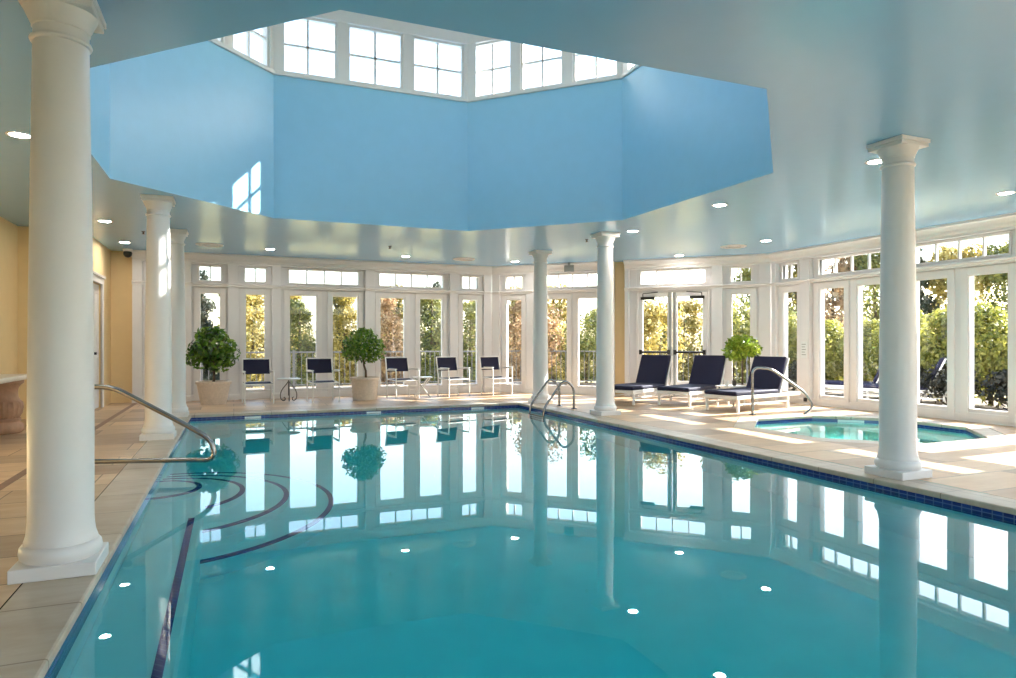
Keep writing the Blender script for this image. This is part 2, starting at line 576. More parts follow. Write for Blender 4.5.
spa = thing('spa_basin', 'pale plastered basin of the octagonal spa pool set into the right deck', 'spa', (SPC[0], SPC[1], 0))
spa['kind'] = 'structure'
LS = loc_poly(SPO, SPC)
shell(LS, -0.20, -0.95, 'basin_shell', M['spa_plaster'], True).parent = spa
shell(LS, -0.045, -0.20, 'tile_band', M['tile'], False).parent = spa
ring = ring_solid(loc_poly(grow(SPO, -0.42), SPC), loc_poly(grow(SPO, -0.001), SPC), -0.94, -0.48, 'spa_bench', M['spa_plaster'], 0.02)
ring.parent = spa
SW = MB().prism(grow(SPO, 0.006), -0.956, WATER + 0.008).build('spa_water', M['spa_water'])
tag(SW, 'pale aqua water filling the octagonal spa', 'water', None, 'stuff')
o = MB().box(-0.19, 0.19, -0.008, 0.004, -0.035, 0.035).build('depth_marker', M['plaque'])
o.location = (SPC[0] + 0.97, SPC[1] + 0.98, -0.085); o.rotation_euler = (0, 0, radians(-45))
tag(o, 'white depth tile set in the blue rim of the octagonal spa', 'tile', 'white depth tiles set in the pool edge')

# ------------------------------------------------------------------ ceiling, drum, cupola
ceiling = flat_with_holes(grow(OUTER, 0.13), [OCT], CEIL, 'ceiling', M['ceiling'], up=False)
struct(ceiling)
SILL = 5.08; HEAD = 6.0; CUP = 6.36
mb = MB(); n = 8
mb.add([(x, y, CEIL) for x, y in OCT] + [(x, y, SILL) for x, y in OCT] + [(x, y, SILL) for x, y in grow(OCT, 0.16)] + [(x, y, CEIL + 0.01) for x, y in grow(OCT, 0.16)],
       [(i, (i + 1) % n, n + (i + 1) % n, n + i) for i in range(n)] + [(n + i, n + (i + 1) % n, 2 * n + (i + 1) % n, 2 * n + i) for i in range(n)] +
       [(2 * n + i, 2 * n + (i + 1) % n, 3 * n + (i + 1) % n, 3 * n + i) for i in range(n)])
struct(mb.build('wall_drum', M['drum']))
struct(ring_solid(grow(OCT, -0.035), grow(OCT, 0.16), SILL, SILL + 0.06, 'trim_4', M['trim'], 0.01))
mb = MB()
OCO = grow(OCT, 0.16)
struct(ring_solid(grow(OCT, -0.01), grow(OCT, 0.16), HEAD + 0.02, CUP + 0.1, 'trim_5', M['trim'], 0.01))
cup = MB().prism(grow(OCT, 0.3), CUP, CUP + 0.12).build('ceiling_cupola', M['trim'])
struct(cup)
# corner posts of the clerestory
for i in range(8):
    a = Vector(OCT[i])
    mb = MB()
    p = Vector(OCT[i]); q = Vector(OCT[i - 1]); r = Vector(OCT[(i + 1) % 8])
    e1 = (q - p).normalized() * 0.15; e2 = (r - p).normalized() * 0.06
    out = Vector(grow(OCT, 0.16)[i])
    ee1 = (Vector(grow(OCT, 0.16)[i - 1]) - out).normalized() * 0.12
    ee2 = (Vector(grow(OCT, 0.16)[(i + 1) % 8]) - out).normalized() * 0.12
    mb.prism([tuple(p + e1), tuple(p), tuple(p + e2), tuple(out + ee2), tuple(out), tuple(out + ee1)], SILL + 0.05, HEAD + 0.03)
    struct(mb.build('trim_%d' % (20 + i), M['trim']))

WIN = [0]
def next_window():
    WIN[0] += 1
    return 'window_%d' % WIN[0]

def sash(mb, x0, x1, z0, z1, w, y0, y1):
    # a rectangular frame of width w around the opening x0..x1, z0..z1 (outer size)
    mb.box(x0, x0 + w, y0, y1, z0, z1)
    mb.box(x1 - w, x1, y0, y1, z0, z1)
    mb.box(x0 + w, x1 - w, y0, y1, z0, z0 + w)
    mb.box(x0 + w, x1 - w, y0, y1, z1 - w, z1)

for i in range(8):
    p = Vector(OCT[i]); r = Vector(OCT[(i + 1) % 8])
    L = (r - p).length
    ang = math.atan2(r.y - p.y, r.x - p.x)
    # walking the outline counter-clockwise the inside lies on the left, the outside on the right
    inner = L - 0.12
    wv = (inner - 2 * 0.15) / 3
    for k in range(3):
        s = 0.06 + k * (wv + 0.15) + wv / 2
        c = p + (r - p).normalized() * s
        w = thing(next_window(), None, None, (c.x, c.y, SILL + 0.06), ang, kind='structure')
        h = HEAD + 0.02 - SILL - 0.06
        f = MB(); sash(f, -wv / 2, wv / 2, 0, h, 0.035, -0.12, -0.03)
        f.build('window_frame', M['trim'], w)
        g = MB(); g.box(-0.016, 0.016, -0.105, -0.06, 0.035, h - 0.035); g.box(-wv / 2 + 0.035, wv / 2 - 0.035, -0.105, -0.06, h / 2 - 0.016, h / 2 + 0.016)
        g.build('muntin', M['trim'], w)
        MB().box(-wv / 2 + 0.03, wv / 2 - 0.03, -0.087, -0.081, 0.03, h - 0.03).build('pane', M['glass'], w)
    for k in range(2):
        s = 0.06 + (k + 1) * wv + k * 0.15 + 0.075
        c = p + (r - p).normalized() * s
        m_ = MB().box(-0.075, 0.075, -0.16, 0.0, SILL + 0.05, HEAD + 0.03).build('trim_%d' % (30 + i * 2 + k), M['trim'])
        m_.location = (c.x, c.y, 0); m_.rotation_euler = (0, 0, ang)
        struct(m_)

# ------------------------------------------------------------------ window walls
GZ0, GZ1, TZ0, TZ1 = 0.18, 2.22, 2.47, 2.76
PAN = 0.10; OUT = 0.24
def wall_mesh(mb, s0, s1, holes, y0, y1, z0=0.0, z1=CEIL):
    xs = sorted({s0, s1, *[h[0] for h in holes], *[h[1] for h in holes]})
    for a, b in zip(xs[:-1], xs[1:]):
        if b <= s0 or a >= s1: continue
        zs = sorted([(h[2], h[3]) for h in holes if h[0] <= a + 1e-6 and h[1] >= b - 1e-6])
        z = z0
        for lo, hi in zs:
            if lo > z: mb.box(a, b, y0, y1, z, lo)
            z = hi
        if z < z1: mb.box(a, b, y0, y1, z, z1)

CROWN = [(0.02, 2.80), (-0.015, 2.80), (-0.015, 2.835), (-0.045, 2.86), (-0.06, 2.90), (-0.10, 2.945), (-0.135, 2.965), (-0.135, 3.0), (0.02, 3.0)]
RAIL = [(0.0, 2.335), (-0.012, 2.335), (-0.018, 2.37), (-0.045, 2.385), (-0.045, 2.405), (0.0, 2.415)]
BASEP = [(0.0, 0.0), (-0.02, 0.0), (-0.02, 0.10), (-0.012, 0.12), (0.0, 0.125)]
TR = [100]
def place(o, origin, ang):
    o.location = (origin[0], origin[1], 0); o.rotation_euler = (0, 0, ang)
    return o
def trim(mb, origin, ang, mat=None, bevel=0.0):
    TR[0] += 1
    return struct(place(mb.build('trim_%d' % TR[0], mat or M['trim'], bevel=bevel), origin, ang))

def bay(name, origin, ang, s0, s1, groups, piers, fittings=True, ends=(True, True)):
    """groups: list of (list of glass spans, kind); piers: list of (a, b)"""
    holes = []
    for spans, kind in groups:
        for a, b in spans:
            if kind != 'door': holes.append((a, b, GZ0, GZ1))
        a, b = spans[0][0], spans[-1][1]
        if kind == 'door':
            holes.append((a - 0.10, b + 0.10, 0.0, 2.335))
        holes.append((a, b, TZ0, TZ1))
    mb = MB()
    # the door takes its own wide hole
    wall_mesh(mb, s0, s1, [h for h in holes], PAN, OUT)
    for a, b in piers:
        mb.box(a, b, 0.0, PAN, 0.0, CEIL)
    # lintel under the cornice, stands forward of the transoms
    mb.box(s0, s1, 0.02, PAN, 2.80, CEIL)
    mb.box(s0, s1, 0.035, PAN, 2.335, 2.42)
    struct(place(mb.build(name, M['white'], bevel=0.004), origin, ang))
    trim(MB().sweep_x(CROWN, s0, s1), origin, ang)
    r = MB()
    r.sweep_x([(y + 0.035, z) for y, z in RAIL], s0, s1)
    for a, b in piers: r.sweep_x(RAIL, a - 0.004, b + 0.004)
    trim(r, origin, ang)
    b_ = MB()
    dl = [(g[0][0][0] - 0.10, g[0][-1][1] + 0.10) for g in groups if g[1] == 'door']
    a = s0
    for d0, d1 in dl:
        b_.sweep_x([(y + PAN, z) for y, z in BASEP], a, d0); a = d1
    b_.sweep_x([(y + PAN, z) for y, z in BASEP], a, s1)
    for pa, pb in piers: b_.sweep_x(BASEP, pa - 0.004, pb + 0.004)
    trim(b_, origin, ang)
    if not fittings: return
    t = Vector((cos(ang), sin(ang)))
    for spans, kind in groups:
        a, b = spans[0][0], spans[-1][1]
        c = (a + b) / 2
        wc = Vector(origin) + t * c
        w = thing(next_window(), None, None, (wc.x, wc.y, 0), ang, kind='structure')
        if kind != 'door':
            for ga, gb in spans:
                f = MB(); sash(f, ga - c - 0.10, gb - c + 0.10, GZ0 - 0.14, GZ1 + 0.10, 0.10, PAN - 0.025, PAN + 0.002)
                f.build('sash', M['trim'], w, bevel=0.004)
                f = MB(); sash(f, ga - c, gb - c, GZ0, GZ1, 0.018, PAN - 0.01, PAN + 0.08)
                f.build('glazing_bead', M['trim'], w)
                MB().box(ga - c + 0.01, gb - c - 0.01, PAN + 0.05, PAN + 0.056, GZ0 + 0.01, GZ1 - 0.01).build('pane', M['glass'], w)
        f = MB(); sash(f, a - c - 0.035, b - c + 0.035, TZ0 - 0.03, TZ1 + 0.03, 0.035, PAN - 0.02, PAN + 0.06)
        f.build('transom_frame', M['trim'], w)
        nm = 4 if kind != 'single' else 2
        g = MB()
        for k in range(1, nm):
            x = a - c + (b - a) * k / nm
            g.box(x - 0.014, x + 0.014, PAN + 0.0, PAN + 0.05, TZ0, TZ1)
        g.build('muntin', M['trim'], w)
        MB().box(a - c, b - c, PAN + 0.028, PAN + 0.034, TZ0, TZ1).build('transom_pane', M['glass'], w)

# back wall: local x is world x
BO = (0.0, BACK_Y)
bay('wall_back', BO, 0.0, -1.85, 5.73,
    [([(-1.50, -1.10)], 'single'), ([(-0.65, -0.25)], 'single'), ([(0.22, 0.62)], 'single'), ([(1.10, 1.68), (2.0, 2.57)], 'pair'),
     ([(3.05, 3.63), (3.97, 4.53)], 'pair'), ([(5.01, 5.40)], 'single')],
    [(-1.85, -1.68), (-0.96, -0.80), (-0.11, 0.09), (0.75, 0.94), (2.71, 2.92), (4.68, 4.88), (5.53, 5.73)])
# the outside faces of the corner: chamfer, in two white bays with a strip of yellow wall between
bay('wall_corner', tuple(CH0), CHA, 0.0, 2.96,
    [([(0.33, 0.74)], 'single'), ([(1.29, 1.86), (2.10, 2.67)], 'pair')],
    [(0.0, 0.20), (0.88, 1.12), (2.82, 2.96)])
bay('wall_corner_right', tuple(CH0), CHA, 3.21, CHL,
    [([(3.55, 4.11), (4.35, 4.92)], 'door'), ([(5.45, 5.84)], 'single')],
    [(3.21, 3.30), (5.06, 5.28), (6.0, CHL)])
yw = MB().box(2.90, 3.27, PAN + 0.03, OUT, 0.0, CEIL)
struct(place(yw.build('wall_corner_middle', M['yellow']), tuple(CH0), CHA))
# right wall: local x runs from the far corner towards the camera
def rs(y): return 10.58 - y
bay('wall_right', (RIGHT_X, 10.58), -pi / 2, 0.0, 7.22,
    [([(rs(10.36), rs(9.97))], 'single'), ([(rs(9.45), rs(8.88)), (rs(8.62), rs(8.05))], 'pair'),
     ([(rs(7.55), rs(6.98)), (rs(6.68), rs(6.10))], 'pair'), ([(rs(5.58), rs(5.01)), (rs(4.73), rs(4.15))], 'pair')],
    [(0.0, 0.12), (rs(9.84), rs(9.60)), (rs(7.92), rs(7.68)), (rs(5.97), rs(5.72)), (rs(4.02), rs(3.80)), (7.02, 7.22)])
# sides behind the camera: bare openings without panes, added to let daylight in
bay('wall_near_corner', (RIGHT_X, 3.36), -(pi - math.atan2(4.36, 4.44)) , 0.0, sqrt(4.44 ** 2 + 4.36 ** 2),
    [([(0.5, 1.1), (1.4, 2.0)], 'pair'), ([(2.4, 3.0), (3.3, 3.9)], 'pair'), ([(4.3, 4.9), (5.2, 5.8)], 'pair')], [(0.0, 0.2), (6.0, 6.2)], fittings=False)
bay('wall_near', (5.73, NEAR_Y), pi, 0.0, 8.83,
    [([(0.5, 1.1), (1.4, 2.0)], 'pair'), ([(2.4, 3.0), (3.3, 3.9)], 'pair'), ([(4.3, 4.9), (5.2, 5.8)], 'pair'), ([(6.2, 6.8), (7.1, 7.7)], 'pair')], [(0.0, 0.2), (8.6, 8.83)], fittings=False)

# yellow plastered walls on the left
struct(MB().box(-3.25, -3.1, NEAR_Y - 0.1, 12.61, 0, CEIL).build('wall_left', M['yellow']))
struct(MB().box(-3.1, -2.24, 12.46, 12.61, 0, CEIL).build('wall_left_return', M['yellow']))
mb = MB(); wall_mesh(mb, 12.61, 15.27, [(12.95, 14.12, 0.0, 2.25)], -0.15, 0.0)
wl = mb.build('wall_left_far', M['yellow']); 
# local x -> world y, local y -> world -x
wl.rotation_euler = (0, 0, pi / 2); wl.location = (-2.39, 0, 0)
struct(wl)
wl.location = (-2.24 - 0.15, 0, 0)
struct(MB().box(-2.24, -1.85, 15.12, 15.27, 0, CEIL).build('wall_left_corner', M['yellow']))
struct(MB().box(-2.24, -1.87, 15.10, 15.12, 0, 0.12).build('baseboard_left', M['yellow']))

# white panelled door in the left wall
d = thing('door_1', None, None, (-2.24, 13.535, 0), pi / 2, kind='structure')
f = MB(); f.box(-0.70, -0.585, -0.025, 0.02, 0, 2.36); f.box(0.585, 0.70, -0.025, 0.02, 0, 2.36); f.box(-0.585, 0.585, -0.025, 0.02, 2.25, 2.36)
f.box(-0.73, 0.73, -0.05, 0.02, 2.36, 2.41)
f.build('door_casing', M['trim'], d, bevel=0.006)
f = MB(); f.box(-0.58, -0.005, 0.04, 0.085, 0.01, 2.24); f.box(0.005, 0.58, 0.04, 0.085, 0.01, 2.24)
for sx in (-0.29, 0.29):
    sash(f, sx - 0.2, sx + 0.2, 0.2, 0.95, 0.03, 0.028, 0.04); sash(f, sx - 0.2, sx + 0.2, 1.1, 2.1, 0.03, 0.028, 0.04)
lf = f.build('door_leaf', M['trim'], d, bevel=0.004)
MB().tube([(0.07, -0.01, 1.0), (0.07, 0.03, 1.0)], 0.022, 12).build('door_handle', M['bronze'], lf, smooth=True)

# glazed double exit door in the corner wall
t = Vector((cos(CHA), sin(CHA)))
DS0, DS1 = 3.45, 5.02
dc = CH0 + t * ((DS0 + DS1) / 2)
d = thing('door_2', None, None, (dc.x, dc.y, 0), CHA, kind='structure')
hw = (DS1 - DS0) / 2
f = MB(); f.box(-hw, -hw + 0.045, 0.06, 0.2, 0, 2.335); f.box(hw - 0.045, hw, 0.06, 0.2, 0, 2.335); f.box(-hw + 0.045, hw - 0.045, 0.06, 0.2, 2.29, 2.335)
f.build('door_frame', M['trim'], d, bevel=0.004)
for sgn in (-1, 1):
    x0, x1 = (-hw + 0.05, -0.006) if sgn < 0 else (0.006, hw - 0.05)
    lf = MB(); sash(lf, x0, x1, 0.012, 2.285, 0.10, 0.08, 0.125); lf.box(x0 + 0.1, x1 - 0.1, 0.08, 0.125, 0.11, 0.36)
    leaf = lf.build('door_leaf', M['trim'], d, bevel=0.004)
    MB().box(x0 + 0.09, x1 - 0.09, 0.10, 0.106, 0.35, 2.20).build('pane', M['glass'], leaf)
    b = MB(); b.tube([(x0 + 0.06, 0.02, 0.98), (x1 - 0.06, 0.02, 0.98)], 0.022, 10)
    for xx in (x0 + 0.06, x1 - 0.06): b.box(xx - 0.03, xx + 0.03, 0.0, 0.082, 0.93, 1.03)
    b.build('push_bar', M['bronze'], leaf, smooth=True)
    b = MB(); xs_ = x1 - 0.04 if sgn < 0 else x0 + 0.04
    b.box(xs_ - 0.022, xs_ + 0.022, 0.052, 0.08, 0.02, 2.28); b.box(xs_ - 0.035, xs_ + 0.035, 0.035, 0.08, 0.90, 1.10); b.box(xs_ - 0.03, xs_ + 0.03, 0.03, 0.08, 2.17, 2.28)
    b.build('latch_rod', M['grey'] if sgn < 0 else M['grey'], leaf)
    xc = x0 + 0.21 if sgn < 0 else x1 - 0.21
    b = MB(); b.box(xc - 0.15, xc + 0.15, 0.01, 0.08, 2.13, 2.19); b.tube(fillet([(xc + 0.1 * sgn, 0.03, 2.19), (xc + 0.1 * sgn, 0.0, 2.26), (xc - 0.22 * sgn, 0.04, 2.29)], 0.02), 0.009, 6)
    b.build('door_closer', M['bronze'], leaf)

# ------------------------------------------------------------------ columns
def make_column():
    r = thing('column', '', 'column', (0, 0, 0), 0, 'round white columns around the pool')
    MB().box(-0.19, 0.19, -0.19, 0.19, 0, 0.07).build('plinth', M['column'], r, bevel=0.006)
    base = [(0.195, 0.07), (0.208, 0.085), (0.213, 0.11), (0.208, 0.135), (0.195, 0.15), (0.188, 0.152), (0.188, 0.165), (0.182, 0.18), (0.176, 0.20), (0.172, 0.235)]
    base = [(a * 0.885, b) for a, b in base]
    MB().lathe(base, 48).build('base', M['column'], r, smooth=True)
    sh = [(0.172, 0.235)]
    for k in range(13):
        q = k / 12
        z = 0.27 + (2.775 - 0.27) * q
        rr = 0.169 - 0.026 * max(0, q - 0.25) ** 1.2 / 0.75 ** 1.2
        sh.append((rr, z))
    sh = [(a * 0.885, b) for a, b in sh]
    MB().lathe(sh, 48).build('shaft', M['column'], r, smooth=True)
    cp = [(0.143, 2.765), (0.156, 2.77), (0.161, 2.78), (0.156, 2.79), (0.143, 2.795), (0.143, 2.84), (0.150, 2.845), (0.150, 2.855), (0.158, 2.87), (0.172, 2.895), (0.196, 2.925), (0.205, 2.935)]
    cp = [(a * 0.885 if a < 0.17 else 0.15 + (a - 0.17) * 0.55, b) for a, b in cp]
    MB().lathe(cp, 48).build('capital', M['column'], r, smooth=True)
    a = MB(); a.box(-0.17, 0.17, -0.17, 0.17, 2.932, 2.965); a.box(-0.18, 0.18, -0.18, 0.18, 2.965, 3.0)
    a.build('abacus', M['column'], r, bevel=0.005)
    return r
col0 = make_column()
spots = [(-0.845, 4.17, 'nearest white column, standing at the left edge of the picture'),
         (-0.87, 9.36, 'white column on the left deck with the pool handrail crossing in front of its base'),
         (-0.87, 12.0, 'white column at the far left pool corner, half hidden behind another column'),
         (5.63, 12.0, 'slim far white column behind the pool ladder'),
         (5.70, 9.62, 'white column between the pool ladder and the first blue lounger'),
         (5.53, 4.22, 'white column on the right deck in front of the spa')]
for i, (x, y, l) in enumerate(spots):
    c = col0 if i == 0 else copy_tree(col0)
    c.location = (x, y, 0); c['label'] = l

# ------------------------------------------------------------------ ceiling fittings
def make_light():
    r = thing('recessed_light', '', 'ceiling light', (0, 0, 0), 0, 'recessed lights in the blue ceiling')
    MB().lathe([(0.075, -0.004), (0.085, -0.008), (0.10, -0.006), (0.103, 0.0), (0.09, 0.006), (0.075, 0.006)], 28, cap=False).build('trim_ring', M['trim'], r, smooth=True)
    MB().lathe([(0.076, -0.004), (0.07, -0.0035)], 28).build('lens', M['lamp'], r)
    return r
l0 = make_light()
lights = [(-1.72, 6.97, 'round recessed light left of the nearest column'),
          (-1.77, 11.45, 'round recessed light above the left deck, second from the nearest column'),
          (-1.82, 13.75, 'round recessed light beside the security camera in the far left corner'),
          (0.65, 13.68, 'round recessed light above the left potted tree'),
          (3.33, 13.75, 'round recessed light above the third armchair from the left, near the middle potted tree'),
          (5.81, 13.72, 'round recessed light in the far corner, left of the slim far column'),
          (8.55, 11.45, 'round recessed light above the exit door'),
          (8.73, 9.20, 'round recessed light above the lounger beside the spa rail'),
          (5.90, 7.04, 'round recessed light on the right rim of the octagonal opening'),
          (5.99, 9.24, 'round recessed light beside the top of the column by the loungers'),
          (5.92, 4.75, 'round recessed light partly hidden by the capital of the column by the spa'),
          (8.62, 5.16, 'round recessed light at the right edge of the picture')]
for i, (x, y, l) in enumerate(lights):
    c = l0 if i == 0 else copy_tree(l0)
    c.location = (x, y, CEIL - 0.001); c['label'] = l
for x, y, l in [(8.68, 9.98, 'round white air diffuser above the loungers'), (4.61, 13.72, 'round white air diffuser in the far corner above the last armchair'),
                (-0.41, 13.5, 'round white air diffuser beside the far left column')]:
    dfr = thing('air_diffuser', l, 'vent', (x, y, CEIL), 0, 'air diffusers in the ceiling')
    MB().lathe([(0.24, 0.0), (0.235, -0.012), (0.20, -0.02), (0.19, -0.008)], 36, cap=False).build('rim', M['trim'], dfr, smooth=True)
    q = MB()
    for r_ in (0.15, 0.10, 0.05): q.lathe([(r_ + 0.03, -0.006), (r_, -0.02), (r_ - 0.012, -0.016), (r_ + 0.02, -0.002)], 36, cap=False)
    q.build('vanes', M['trim'], dfr, smooth=True)
for x, y, l in [(-1.36, 12.3, 'small dark sprinkler head over the left deck'), (2.72, 12.46, 'small dark sprinkler head over the far pool edge'), (5.73, 10.3, 'small dark sprinkler head by the ladder column')]:
    q = MB().lathe([(0.03, 0.0), (0.03, -0.006), (0.012, -0.012), (0.012, -0.035), (0.028, -0.038), (0.028, -0.043)], 16).build('sprinkler_head', M['rubber'], smooth=True)
    q.location = (x, y, CEIL); tag(q, l, 'sprinkler', 'ceiling sprinkler heads')
sc = thing('security_camera', 'black dome security camera under the ceiling in the far left corner', 'camera', (-1.90, 14.75, CEIL))
MB().lathe([(0.085, 0.0), (0.085, -0.03), (0.075, -0.045), (0.06, -0.05)], 24).build('mount', M['trim'], sc, smooth=True)
MB().lathe([(0.07, -0.048), (0.078, -0.085), (0.07, -0.12), (0.045, -0.15), (0.015, -0.163)], 24).build('dome', M['black'], sc, smooth=True)
ex = thing('emergency_light', 'small grey emergency light box on the cornice of the far corner wall', 'light', tuple((CH0 + t * 1.98 - Vector((-t.y, t.x)) * 0.17).to_3d()[:2]) + (2.86,), CHA)
MB().box(-0.11, 0.11, -0.04, 0.04, -0.07, 0.08).build('housing', M['grey'], ex, bevel=0.008)
MB().box(-0.02, 0.02, -0.02, 0.02, 0.08, 0.14).build('stem', M['grey'], ex)
sg = thing('wall_sign', 'small white notice plate on the pilaster beside the spa windows', 'sign', (RIGHT_X, 9.72, 1.05), -pi / 2)
MB().box(-0.07, 0.07, -0.012, 0.0, -0.16, 0.16).build('plate', M['plaque'], sg, bevel=0.003)
q = MB()
for k in range(5): q.box(-0.05, 0.05 - 0.02 * (k % 2), -0.0135, -0.012, 0.10 - k * 0.05, 0.115 - k * 0.05)
q.build('lines', M['grey'], sg)
q = MB().box(-0.035, 0.035, -0.05, -0.02, 0.0, 0.075).build('wall_outlet', M['black'], bevel=0.006)
q.location = (RIGHT_X, 9.66, 0.06); q.rotation_euler = (0, 0, -pi / 2); tag(q, 'small black outlet box at the foot of the wall beside the spa', 'outlet')

# ------------------------------------------------------------------ rails
hr = thing('pool_handrail', 'bent steel handrail reaching from the left deck over the pool steps', 'handrail', (-0.8, 7.28, 0), radians(-15))
pts = [(-0.84, 0.0, -0.02), (-0.84, 0.0, 0.765), (-0.29, 0.0, 0.775), (0.34, 0.0, 0.42), (0.62, 0.0, 0.25), (0.66, 0.0, 0.05), (0.3, 0.0, 0.055), (-0.50, 0.0, 0.06), (-0.56, 0.0, -0.03)]
MB().tube(fillet(pts, 0.13, 8), 0.024, 14).build('rail', M['steel'], hr, smooth=True)
for x in (-0.84, -0.56):
    MB().lathe([(0.06, 0.0), (0.06, 0.008), (0.035, 0.02), (0.027, 0.022)], 20, (x, 0, 0)).build('flange', M['steel'], hr, smooth=True)

lad = thing('pool_ladder', 'steel pool ladder with two looped grab rails at the far right pool edge', 'ladder', (5.20, 10.9, 0))
for yy in (0.29, -0.29):
    pts = [(0.44, yy, -0.02), (0.44, yy, 0.40), (0.24, yy, 0.53), (-0.14, yy, 0.06), (-0.17, yy, -0.12), (-0.17, yy, -0.95)]
    MB().tube(fillet(pts, 0.15, 7), 0.021, 12).build('grab_rail', M['steel'], lad, smooth=True)
    MB().lathe([(0.055, 0.0), (0.055, 0.008), (0.03, 0.02), (0.022, 0.022)], 18, (0.44, yy, 0)).build('flange', M['steel'], lad, smooth=True)
for zz in (-0.35, -0.62, -0.88):
    MB().box(-0.21, -0.13, -0.27, 0.27, zz - 0.012, zz + 0.012).build('tread', M['steel'], lad)

sr = thing('spa_handrail', 'shiny steel handrail bending down into the spa', 'handrail', (7.93, 8.66, 0))
dx, dy = 1.0, -0.32
def sp(q, z): return (dx * q, dy * q, z)
pts = [sp(0, -0.02), sp(0, 0.78), sp(0.30, 0.765), sp(0.86, 0.36), sp(1.0, 0.12), sp(0.86, 0.0), sp(0.70, -0.10), sp(0.70, -0.45)]
MB().tube(fillet(pts, 0.12, 8), 0.022, 12).build('rail', M['steel'], sr, smooth=True)
MB().lathe([(0.055, 0.0), (0.055, 0.008), (0.03, 0.02), (0.023, 0.022)], 18).build('flange', M['steel'], sr, smooth=True)

# ------------------------------------------------------------------ loungers
def rounded_box(name, mat, parent, x0, x1, y0, y1, z0, z1, bev, rotate=None, pivot=(0, 0, 0)):
    mb = MB().box(x0, x1, y0, y1, z0, z1)
    if rotate is not None:
        R = Matrix.Translation(pivot) @ Matrix.Rotation(rotate, 4, 'Y') @ Matrix.Translation([-p for p in pivot])
        mb.v = [tuple(R @ Vector(p)) for p in mb.v]
    return mb.build(name, mat, parent, smooth=True, bevel=bev)

def make_lounger():
    # local x: from the foot end towards the head, origin on the floor under the foot end
    r = thing('sun_lounger', '', 'sun lounger', (0, 0, 0), 0, 'navy cushioned loungers on the right deck')
    H = 0.27
    f = MB()
    for y in (-0.325, 0.325): f.box(0.0, 1.90, y - 0.018, y + 0.018, H - 0.05, H + 0.01)
    f.box(0.0, 0.036, -0.31, 0.31, H - 0.05, H + 0.01); f.box(1.864, 1.90, -0.31, 0.31, H - 0.05, H + 0.01)
    for x in (0.45, 0.85, 1.2): f.box(x, x + 0.03, -0.31, 0.31, H - 0.04, H - 0.01)
    f.build('frame', M['alu'], r, bevel=0.006)
    for x in (0.03, 1.50):
        for y in (-0.318, 0.318):
            MB().box(x, x + 0.045, y - 0.02, y + 0.02, 0.0, H - 0.03).build('leg', M['alu'], r, bevel=0.004)
    for y in (-0.32, 0.32): MB().box(0.075, 1.50, y - 0.01, y + 0.01, 0.12, 0.145).build('stretcher', M['alu'], r)
    rounded_box('seat_cushion', M['navy'], r, -0.02, 1.25, -0.335, 0.335, H + 0.012, H + 0.085, 0.025)
    piv = (1.25, 0, H + 0.01)
    ang = radians(-66)
    bk = MB()
    for y in (-0.325, 0.325): bk.box(1.25, 1.95, y - 0.016, y + 0.016, H - 0.02, H + 0.012)
    bk.box(1.92, 1.95, -0.31, 0.31, H - 0.02, H + 0.012)
    for k in range(7): bk.box(1.30 + 0.09 * k, 1.335 + 0.09 * k, -0.31, 0.31, H - 0.012, H + 0.006)
    R = Matrix.Translation(piv) @ Matrix.Rotation(ang, 4, 'Y') @ Matrix.Translation([-p for p in piv])
    bk.v = [tuple(R @ Vector(p)) for p in bk.v]
    bk.build('backrest_frame', M['alu'], r, bevel=0.004)
    rounded_box('back_cushion', M['navy'], r, 1.26, 1.94, -0.335, 0.335, H + 0.02, H + 0.09, 0.025, ang, piv)
    for y in (-0.26, 0.26): MB().tube([(1.62, y, H), (1.46, y, H + 0.46)], 0.011, 8).build('prop', M['alu'], r, smooth=True)
    return r
lg = make_lounger()
W2 = 0.33
def lounger_at(o, bx, by, th, label):
    # (bx, by) is the right front foot; the foot end lies to its left
    c, s = cos(th), sin(th)
    o.location = (bx - s * W2, by + c * W2, 0); o.rotation_euler = (0, 0, th); o['label'] = label
lounger_at(lg, 7.00, 10.80, radians(26), 'navy cushioned lounger nearest the column, in front of the left door leaf')
l2 = copy_tree(lg); lounger_at(l2, 7.74, 10.08, radians(24), 'middle navy cushioned lounger of the three, in front of the right door leaf')
l3 = copy_tree(lg); lounger_at(l3, 7.88, 8.98, radians(13), 'navy cushioned lounger beside the spa handrail')

